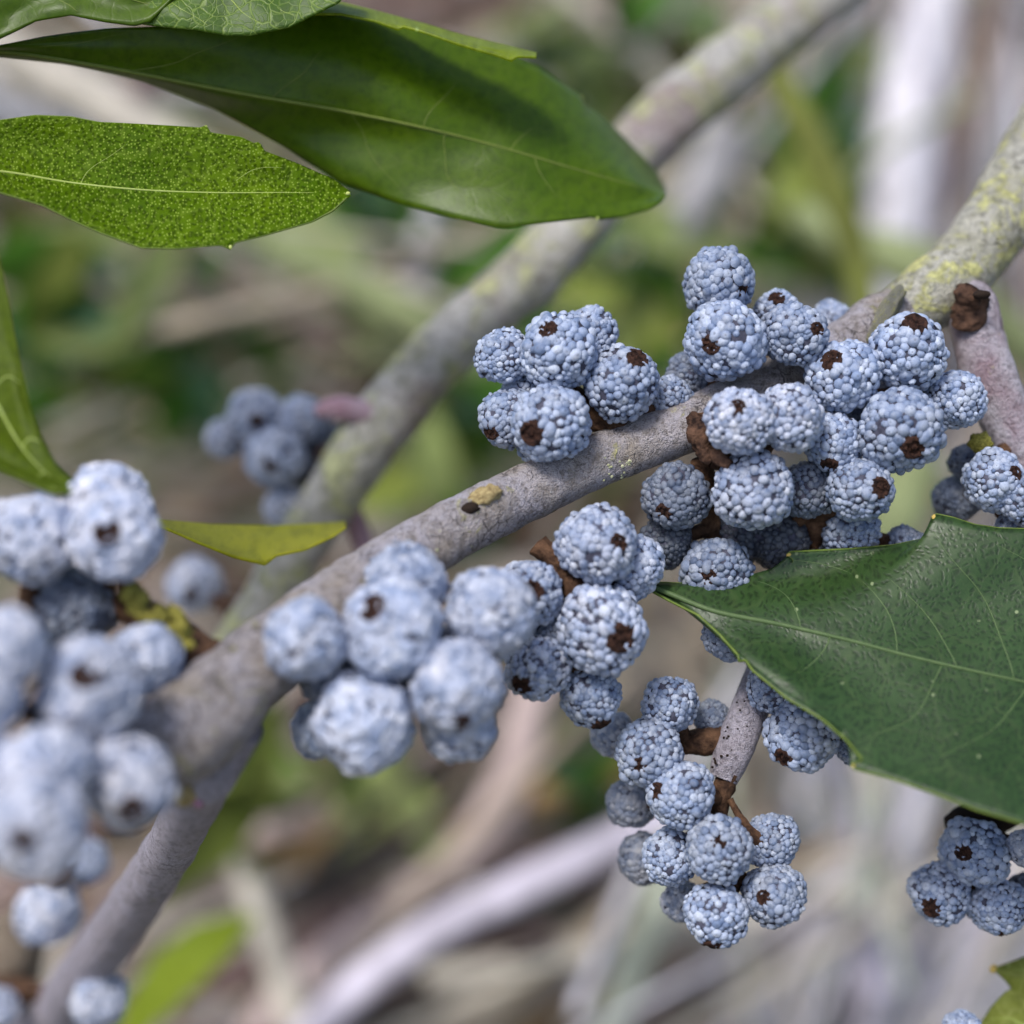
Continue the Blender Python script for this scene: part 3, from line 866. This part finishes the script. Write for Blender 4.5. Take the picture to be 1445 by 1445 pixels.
make_leaf('leaf', 'yellow-green leaf seen almost edge-on as a thin strip along the top',
          top=[(380, -20), (480, 4), (530, 16), (570, 27), (600, 35), (650, 50), (700, 62), (757, 76)], mid=[(380, -5), (480, 12), (570, 36), (650, 58), (757, 79)],
          bot=[(380, 20), (480, 20), (530, 30), (562, 42), (570, 37), (600, 46), (650, 64), (700, 78), (722, 86), (730, 80), (757, 81)],
          dm=[7.2, 7.2, 7.2, 7.2], tilt=[0.12, 0.12, 0.12, 0.08], fold=[0.02, 0.02, 0.02, 0.02], mat=M['leaf_lime'], veinmat=M['rib_speck'], veins=0, ribr=0, wave=0.02, seed=10)
make_leaf('leaf', 'green leaf curving down the left edge to end behind the pale berries',
          top=[(-150, 60), (-60, 200), (-8, 330), (6, 390), (16, 440), (30, 520), (45, 590), (55, 615), (75, 650), (110, 686)],
          mid=[(-155, 62), (-110, 250), (-70, 380), (-40, 480), (-8, 560), (30, 630), (70, 672), (110, 690)],
          bot=[(-160, 64), (-190, 200), (-200, 320), (-190, 460), (-140, 560), (-80, 620), (0, 664), (40, 682), (75, 697), (110, 694)],
          dm=[6.6, 6.5, 6.35, 6.2, 6.1], tilt=[0, 0, 0, 0.05, .1], fold=[.05, .05, .05, .03, 0], mat=M['leaf_side'], veinmat=M['rib_speck'], veins=4, ribr=4, wave=0.05, seed=11)
make_leaf('leaf', 'slim yellow-green leaf lying level behind the left berries',
          top=[(120, 700), (180, 725), (232, 735), (300, 741), (380, 743), (440, 740), (488, 737)], mid=[(120, 704), (180, 730), (250, 745), (320, 758), (400, 758), (488, 742)],
          bot=[(120, 710), (180, 735), (235, 746), (280, 766), (330, 786), (355, 792), (374, 797), (390, 784), (430, 776), (470, 757), (488, 744)],
          dm=[6.9, 7.1, 7.3, 7.5, 7.6], tilt=[0.1, 0.15, 0.2, 0.2, 0.2], fold=[0, 0, 0, 0, 0], mat=M['leaf_yellow'], veins=2, vein_r=.25, ribr=2.0, wave=0.02, seed=12)
make_leaf('leaf', 'large dark blue-green leaf at the right with sharp orange-tipped teeth and pale veins',
          top=[(912, 822), (945, 823), (985, 825), (1030, 820), (1060, 815), (1090, 806), (1118, 795), (1119, 790), (1110, 783), (1116, 779), (1140, 778), (1200, 775), (1260, 770), (1300, 762), (1322, 755), (1327, 745), (1315, 731), (1322, 726), (1345, 731), (1375, 741), (1410, 746), (1445, 747), (1520, 742), (1545, 715), (1570, 735), (1700, 740), (1850, 790), (1960, 880), (2040, 985)],
          mid=[(912, 826), (945, 838), (1010, 863), (1100, 881), (1200, 904), (1300, 930), (1445, 962), (1570, 985), (1700, 1000), (1880, 1005), (2040, 990)],
          bot=[(912, 830), (945, 848), (985, 868), (1015, 895), (1042, 925), (1043, 933), (1052, 931), (1062, 946), (1110, 985), (1160, 1015), (1195, 1045), (1217, 1072), (1201, 1079), (1206, 1085), (1250, 1096), (1320, 1120), (1380, 1143), (1445, 1162), (1540, 1190), (1560, 1215), (1580, 1195), (1700, 1180), (1850, 1130), (1960, 1060), (2040, 995)],
          dm=[7.0, 6.86, 6.77, 6.71, 6.7, 6.75, 6.85], tilt=[0.02, 0.22, 0.34, 0.36, 0.34, 0.25, 0.05], fold=[0, -.07, -.10, -.10, -.07, -.05, 0], mat=M['leaf_dark'], veinmat=M['rib_dark'], vein_r=0.30, rim=2.0, veins=[(1265, -1, 1116, .95), (1432, -1, 1322, .95), (1130, -1, 1020, .8), (1350, -1, 1230, .75), (1560, -1, 1420, .9), (1170, 1, 1046, .9), (1330, 1, 1206, .95), (1450, 1, 1330, .8)], ribr=4.2, wave=0.06, seed=14, n=340, m=20, vside=1, vlean=0.13,
          teeth=[(1113, 783, 4, -1), (1318, 730, 4.5, -1), (1044, 930, 3, 1), (1204, 1081, 3, 1)])
make_leaf('leaf', 'pale green lobed leaf at the bottom right corner with a yellow lobe tip',
          top=[(1560, 1340), (1500, 1330), (1450, 1348), (1425, 1358), (1400, 1366), (1412, 1376), (1432, 1392), (1418, 1400), (1400, 1420), (1384, 1445), (1360, 1480), (1350, 1500)],
          mid=[(1560, 1360), (1500, 1400), (1440, 1450), (1350, 1503)], bot=[(1560, 1400), (1520, 1480), (1450, 1520), (1350, 1506)],
          dm=[7.5, 7.5, 7.5], tilt=[.1, .1, .1], fold=[0, 0, 0], mat=M['leaf_olive'], veinmat=M['rib_speck'], veins=2, ribr=4, wave=0.04, seed=15, teeth=[(1402, 1367, 7, -1)])
make_leaf('leaf', 'lime green leaf far out of focus near the lower left, reaching the bottom edge',
          top=[(140, 1520), (175, 1420), (215, 1350), (270, 1305), (330, 1290), (362, 1292)], mid=[(140, 1525), (200, 1430), (270, 1350), (362, 1295)],
          bot=[(140, 1530), (215, 1450), (270, 1400), (320, 1350), (350, 1310), (362, 1298)],
          dm=[14, 14.3, 14.6], tilt=[.3, .3, .3], fold=[0, 0, 0], mat=M['leaf_lime'], veins=0, ribr=0, seed=16)

# ------------------------------------------------------------------ the branch behind, out of focus
bk = tag(empty('fruiting_branch', at(330, 930, 9)), 'blurred lichen-blotched branch behind the main one, rising to the top edge with few berries', 'branch')
v, f = pix_tube([(250, 1060, 9.2, 36), (330, 920, 9.1, 36), (400, 810, 9.0, 38), (470, 700, 8.9, 42), (545, 590, 8.9, 44), (640, 480, 9.0, 44), (760, 375, 9.2, 46), (880, 230, 9.5, 46), (990, 125, 9.8, 46), (1100, 40, 10.1, 46), (1230, -70, 10.4, 46), (1560, -380, 11.6, 46), (2000, -760, 13.5, 46)], 280, 30, 0.1, 3, 5.0)
link('stem', mesh_from('stem', v, f), bk, M['bark_behind'])
M['plum'] = rough_mat('plum_bud', (0.26, 0.14, 0.18), (0.44, 0.33, 0.38), 4, 0.8, 0)
v, f = pix_tube([(520, 800, 9.1, 14), (508, 755, 9.1, 17), (492, 715, 9.0, 16), (482, 690, 8.9, 10)], 24, 16, 0.15, 4, 1.0)
link('twig', mesh_from('twig', v, f), bk, M['plum'])
v, f = pix_tube([(555, 605, 8.9, 26), (515, 585, 8.8, 20), (475, 576, 8.75, 17), (448, 580, 8.8, 9)], 24, 16, 0.15, 4, 1.0)
link('twig', mesh_from('twig', v, f), bk, M['plum'])
Hh = [(362, 588, 38, 9.2, (.2, .2), dict(white=.35)), (318, 620, 28, 9.3, None, dict(white=.35)), (425, 592, 34, 9.2, None, dict(white=.35)), (388, 645, 42, 9.0, (0, .3), dict(white=.35)), (403, 715, 30, 9.1, None, dict(white=.7)),
      (430, 650, 38, 9.35, None, dict(tint=.3)), (455, 625, 32, 9.35, None, dict(tint=.3)), (275, 826, 40, 9.6, (0, .3), dict(white=.9))]
bs = place(bk, Hh[:7])
stalks(bk, [(510, 640, 9.0, 14), (440, 640, 9.3, 12), (400, 640, 9.25, 10)], bs)
bs = place(bk, Hh[7:])
stalks(bk, [(350, 890, 9.1, 14), (310, 850, 9.5, 11), (280, 830, 9.6, 10)], bs)

# ------------------------------------------------------------------ ground, litter and stems far behind
ground = mesh_from('ground', [(-3000, -1500, 0), (3000, -1500, 0), (3000, 9000, 0), (-3000, 9000, 0)], [(0, 1, 2, 3)], False)
g = NT('soil')
co = g.coord()
n1 = g.noise(co, 0.06, 5, 0.6); n2 = g.noise(co, 0.35, 6, 0.65)
col = g.mix(g.ramp(n2, [(0.35, 0.0), (0.65, 1.0)]), (0.050, 0.032, 0.022), (0.17, 0.125, 0.085))
col = g.mix(g.ramp(n1, [(0.45, 0.0), (0.6, 0.7)]), col, (0.10, 0.13, 0.045))
g.base(col); g.set(Roughness=0.95)
g.bump(n2, 1.0, 0.6)
tag(link('ground', ground, None, g.m), kind='structure')


def scatter(name, kind_mats, n, place_fn, size, seed, ratio=0.32):
    """loose leaves: folded three-segment blades, one mesh"""
    rg = random.Random(seed)
    V, F, MI = [], [], []
    for _ in range(n):
        c = place_fn(rg)
        L = size * rg.uniform(0.6, 1.4); Wd = L * ratio * rg.uniform(0.7, 1.2)
        q = Quaternion((rg.gauss(0, 1), rg.gauss(0, 1), rg.gauss(0, 1), rg.gauss(0, 1))).normalized()
        o = len(V)
        for t, w, z in ((0, 0.02, 0), (0.3, 0.8, .06), (0.6, 1.0, .07), (0.85, 0.55, .02), (1.0, 0.02, -.05)):
            for s in (-1, 0, 1):
                V.append(c + q @ Vector(((t - 0.5) * L, s * w * Wd * 0.5, z * L + abs(s) * w * Wd * 0.15)))
        mi = rg.randrange(len(kind_mats))
        for i in range(4):
            for j in range(2):
                F.append((o + i * 3 + j, o + i * 3 + 3 + j, o + i * 3 + 4 + j, o + i * 3 + 1 + j)); MI.append(mi)
    m = mesh_from(name, V, F)
    for x in kind_mats: m.materials.append(x)
    m.polygons.foreach_set('material_index', MI)
    return tag(link(name, m), kind='stuff')


def flat(name, c, rough=0.7):
    return rough_mat(name, tuple(x * 0.75 for x in c), tuple(min(1, x * 1.2) for x in c), 1.5, rough, 0)


M['dry1'] = flat('dry_leaf_tan', (0.30, 0.21, 0.13)); M['dry2'] = flat('dry_leaf_grey', (0.34, 0.29, 0.25)); M['dry3'] = flat('dry_leaf_brown', (0.14, 0.085, 0.055))
M['grn1'] = flat('undergrowth_green', (0.045, 0.125, 0.010)); M['grn2'] = flat('undergrowth_olive', (0.14, 0.17, 0.03)); M['grn3'] = flat('undergrowth_blue', (0.05, 0.11, 0.06)); M['grn4'] = flat('undergrowth_pale', (0.22, 0.27, 0.09))


def on_ground(rg):
    y = 25 + 260 * rg.random() ** 1.4
    return Vector((rg.uniform(-0.6, 0.6) * (y + 15), y, rg.uniform(0.3, 2.5)))
tag(scatter('leaf_litter', [M['dry1'], M['dry2'], M['dry3'], M['dry2']], 5200, on_ground, 4.5, 21, 0.5), 'tan and grey fallen leaves covering the ground far out of focus', 'leaf litter')

GREEN = [(250, 470, 170, 70, 22, 45), (150, 560, 160, 80, 24, 50), (640, 620, 70, 110, 20, 34), (880, 390, 90, 70, 18, 36), (880, 90, 110, 70, 24, 44), (540, 330, 80, 45, 20, 34),
         (520, 1110, 60, 30, 22, 38), (325, 1085, 22, 35, 16, 26), (1150, 230, 60, 80, 22, 40), (90, 430, 80, 80, 20, 40), (800, 1090, 50, 50, 22, 38), (1130, 330, 60, 60, 20, 40), (700, 420, 70, 60, 22, 40), (150, 470, 120, 50, 24, 46)]
def in_green(rg):
    x, y, sx, sy, d0, d1 = rg.choice(GREEN)
    return at(x + rg.gauss(0, sx * .7), y + rg.gauss(0, sy * .7), rg.uniform(d0, d1))
tag(scatter('undergrowth', [M['grn1'], M['grn2'], M['grn3'], M['grn1'], M['grn4']], 620, in_green, 1.9, 22, 0.34), 'blurred green and olive foliage of the thicket behind the branches', 'undergrowth')

STEMC = {'lilac': (0.62, 0.57, 0.66), 'white': (0.76, 0.73, 0.78), 'grey': (0.33, 0.32, 0.33), 'tan': (0.46, 0.38, 0.29), 'pink': (0.48, 0.38, 0.36), 'greenpale': (0.44, 0.47, 0.37), 'olive': (0.17, 0.19, 0.045), 'sage': (0.27, 0.31, 0.15),
         'orange': (0.38, 0.24, 0.10), 'mauve': (0.20, 0.13, 0.12), 'dark': (0.06, 0.05, 0.045), 'beige': (0.56, 0.51, 0.43)}  # dark: shade of the thicket's gaps put into a stem colour
SM = {k: rough_mat('stem_' + k, tuple(x * 0.6 for x in c), tuple(min(1, x * 1.15) for x in c), 1.6, 0.85, 0.03) for k, c in STEMC.items()}
GR = 'out-of-focus stems behind the branches'
STEMS = [
    ('white', [(1330, -80, 26, 44), (1302, 60, 26, 46), (1278, 200, 25.5, 46), (1256, 330, 25, 42), (1238, 470, 25, 40), (1220, 640, 25, 40)], 'thick lilac-white stem standing upright in the blurred upper right'),
    ('grey', [(1450, -80, 34, 30), (1410, 150, 33, 30), (1375, 350, 32, 30), (1340, 600, 31, 28)], 'grey stem right of the thick white upright stem, near the right edge'),
    ('grey', [(1215, -80, 38, 34), (1195, 150, 37, 34), (1160, 420, 36, 34), (1140, 640, 35, 34)], 'dull grey stem just left of the thick white upright stem'),
    ('olive', [(1070, 60, 15, 16), (1120, 150, 15, 20), (1165, 240, 15, 24), (1205, 350, 15, 22), (1225, 480, 15, 20)], 'thin olive stem slanting down towards the white upright stem'),
    ('sage', [(1120, 300, 17, 22), (1200, 345, 17, 30), (1300, 380, 17, 36), (1420, 470, 17.5, 34), (1520, 560, 18, 34)], 'yellow-green stem crossing behind the fork at the right'),
    ('sage', [(300, 290, 20, 22), (400, 350, 20, 28), (500, 405, 20, 30), (600, 460, 20, 28), (690, 520, 20, 26)], 'pale green stem slanting down behind the long smooth leaf tip'),
    ('mauve', [(180, 270, 26, 24), (280, 370, 26, 28), (400, 450, 26, 26), (520, 520, 26, 22)], 'mauve-brown stem slanting below the stippled leaf'),
    ('beige', [(-20, 60, 18, 30), (70, 110, 18, 34), (160, 160, 18, 34), (300, 240, 18, 28)], 'beige stem glimpsed between the two long leaves at the upper left'),
    ('pink', [(790, 880, 20, 26), (748, 1000, 20, 30), (715, 1120, 20, 32), (630, 1230, 20, 28), (500, 1320, 20, 26), (370, 1440, 20, 26)], 'pale pink stem curving down below the middle berries'),
    ('lilac', [(1010, 1120, 17, 18), (880, 1180, 17, 23), (750, 1245, 17, 26), (610, 1315, 17, 26), (490, 1405, 17, 25), (400, 1500, 17, 25)], 'broad lilac stem slanting to the bottom edge, left of the hanging bunch'),
    ('tan', [(1080, 1170, 22, 20), (950, 1255, 22, 22), (820, 1330, 22, 24), (690, 1410, 22, 24), (560, 1500, 22, 24)], 'tan stem slanting below the broad lilac stem'),
    ('greenpale', [(960, 1160, 19, 22), (930, 1270, 19, 25), (890, 1370, 19, 27), (850, 1500, 19, 28)], 'pale greenish stem dropping steeply under the hanging bunch'),
    ('orange', [(340, 1220, 24, 22), (480, 1192, 24, 26), (620, 1160, 24, 26), (770, 1115, 24, 26), (900, 1075, 24, 24)], 'orange-tan dry stalk lying nearly level below the middle berries'),
    ('mauve', [(300, 1380, 30, 36), (430, 1310, 30, 40), (560, 1270, 30, 40), (700, 1210, 30, 40)], 'mauve-brown stem behind the pale pink stem'),
    ('beige', [(300, 1130, 18, 14), (345, 1230, 18, 18), (385, 1340, 18, 22), (430, 1480, 18, 24)], 'pale beige stem going steeply down beside the lime green leaf'),
    ('white', [(1370, 980, 26, 22), (1270, 1140, 26, 26), (1150, 1320, 26, 28), (1020, 1500, 26, 28)], 'whitish stem slanting down left of the lower right berries'),
    ('white', [(1300, 1040, 23, 20), (1275, 1200, 23, 24), (1250, 1350, 23, 26), (1230, 1500, 23, 26)], 'whitish upright stem just left of the lower right berries'),
    ('lilac', [(1180, 1010, 30, 22), (1200, 1180, 30, 24), (1270, 1350, 30, 26), (1340, 1500, 30, 26)], 'lilac stem leaning right below the toothed leaf'),
    ('greenpale', [(1140, 1020, 28, 20), (1165, 1150, 28, 26), (1160, 1300, 28, 26), (1130, 1500, 28, 26)], 'pale green-grey stem between the hanging bunch and the lower right berries'),
    ('beige', [(1090, 1000, 36, 26), (1080, 1180, 36, 30), (1050, 1350, 36, 30), (1020, 1500, 36, 30)], 'beige stem right behind the hanging bunch'),
    ('lilac', [(1420, 1200, 24, 34), (1380, 1330, 24, 36), (1350, 1500, 24, 38)], 'lilac stem below the lower right berries'),
    ('pink', [(620, 1060, 28, 26), (500, 1130, 28, 28), (380, 1180, 28, 30), (250, 1240, 28, 30)], 'dull pink stem sloping left under the middle berries'),
    ('dark', [(660, 1320, 34, 40), (560, 1400, 34, 46), (470, 1480, 34, 46)], 'dark strip standing for the shaded gap under the broad lilac stem at the bottom'),  # shaded gap modelled as a dark tube, as is the next one
    ('dark', [(930, 1250, 34, 26), (820, 1310, 34, 30), (680, 1360, 34, 30)], 'dark strip standing for the shaded gap between the broad lilac and tan stems'),
    ('pink', [(230, 560, 34, 30), (330, 610, 34, 34), (460, 640, 34, 34)], 'dull pinkish stem behind the blurred bunch of berries at the left'),
    ('tan', [(180, 660, 30, 26), (280, 690, 30, 30), (420, 690, 30, 30)], 'tan stem above the level yellow-green leaf'),
    ('grey', [(640, 330, 28, 40), (560, 380, 28, 40), (450, 420, 28, 36)], 'grey stem under the long smooth leaf'),
    ('lilac', [(620, 260, 24, 20), (600, 340, 24, 24), (590, 420, 24, 20)], 'short lilac stem below the middle of the long smooth leaf'),
    ('tan', [(860, 1010, 32, 40), (960, 940, 32, 44), (1040, 880, 32, 44)], 'tan stem behind the gap above the hanging bunch'),
    ('sage', [(1300, 640, 22, 40), (1260, 730, 22, 46), (1240, 850, 22, 46)], 'sage green stem showing in the gap above the toothed leaf'),
    ('grey', [(1030, 180, 20, 30), (980, 290, 20, 34), (900, 380, 20, 30)], 'grey stem beside the tip of the long smooth leaf'),
    ('pink', [(1090, 250, 26, 34), (1060, 360, 26, 36), (1090, 440, 26, 30)], 'dull pink stem above the upper right berries'),
]
for cname, spec, lab in STEMS:
    # stems that leave the frame at the bottom go on down to the soil
    A_ = catmull(spec, 40)
    pts_ = [at(a[0], a[1], a[2]) for a in A_]; rr_ = [cm(a[3], a[2]) for a in A_]
    if spec[-1][1] > 1430:
        e_, dv_ = pts_[-1], (pts_[-1] - pts_[-6]).normalized()
        run = e_.z + 0.3
        for q_ in (0.15, 0.4, 0.7, 1.0):
            pts_.append(Vector((e_.x + dv_.x * 5 * q_ ** 0.5, e_.y + dv_.y * 5 * q_ ** 0.5, e_.z - run * q_))); rr_.append(rr_[39])
    v, f = tube_geo(pts_, rr_, 14, 0.12, 0.8, True, spec[0][0] * 0.01)
    o = tag(link('bare_stem', mesh_from('bare_stem', v, f), None, SM[cname]), lab, 'stem', GR)
# the thin straws and dead twigs of the thicket, past counting
STRAW = [  # centre, spread, angle (degrees anticlockwise), spread, depths, number, colours
    (1250, 1280, 160, 150, 74, 17, 20, 44, 84, ('white', 'lilac', 'beige', 'white', 'white', 'greenpale', 'beige', 'grey')),
    (1330, 150, 110, 220, 84, 14, 24, 46, 34, ('white', 'grey', 'beige', 'tan', 'mauve', 'lilac')),
    (1050, 300, 120, 130, 60, 30, 22, 44, 24, ('beige', 'grey', 'tan', 'sage', 'mauve')),
    (700, 1300, 240, 110, 33, 14, 19, 44, 64, ('beige', 'tan', 'dark', 'mauve', 'dark', 'orange', 'white', 'mauve')),
    (350, 1200, 150, 120, 12, 30, 22, 40, 40, ('tan', 'mauve', 'beige', 'orange', 'pink', 'dark')),
    (250, 560, 240, 110, 5, 22, 24, 46, 44, ('tan', 'beige', 'sage', 'mauve', 'olive', 'grey')),
    (480, 380, 160, 90, -32, 25, 20, 40, 26, ('beige', 'grey', 'sage', 'tan')),
    (80, 130, 120, 60, -28, 25, 18, 36, 14, ('beige', 'white', 'grey')),
    (850, 480, 160, 130, 40, 50, 24, 46, 26, ('sage', 'grey', 'mauve', 'tan', 'beige')),
    (720, 60, 200, 60, 10, 40, 24, 46, 20, ('grey', 'sage', 'beige', 'mauve')),
    (900, 950, 150, 90, 60, 40, 26, 46, 22, ('tan', 'beige', 'sage', 'grey')),
]
STEMS_ = list(SM)
rgs = random.Random(77)
V_, F_, MI_ = [], [], []
for (cx, cy, sx, sy, an, asp, d0, d1, cnt, cols) in STRAW:
    for _ in range(cnt):
        x, y, d = cx + rgs.gauss(0, sx), cy + rgs.gauss(0, sy), rgs.uniform(d0, d1)
        a = math.radians(an + rgs.gauss(0, asp))
        L = rgs.uniform(130, 420); w = rgs.uniform(4, 12) * (1.0 if rgs.random() < .8 else 1.7)
        dx, dy = math.cos(a) * L, -math.sin(a) * L
        bx, by = rgs.gauss(0, 25), rgs.gauss(0, 25)
        dd = rgs.uniform(-4, 4)
        v, f = pix_tube([(x - dx, y - dy, d - dd, w), (x + bx, y + by, d, w), (x + dx, y + dy, d + dd, w * .6)], 9, 6)
        o_ = len(V_); V_ += v; F_ += [tuple(i + o_ for i in q) for q in f]; MI_ += [STEMS_.index(rgs.choice(cols))] * len(f)
m = mesh_from('dry_straw', V_, F_)
for k_ in STEMS_: m.materials.append(SM[k_])
m.polygons.foreach_set('material_index', MI_)
tag(link('dry_straw', m), 'tangle of thin pale straws and dead twigs blurred far behind the berries', 'dry straw', kind='stuff')
print('berries', BERRY_N[0])
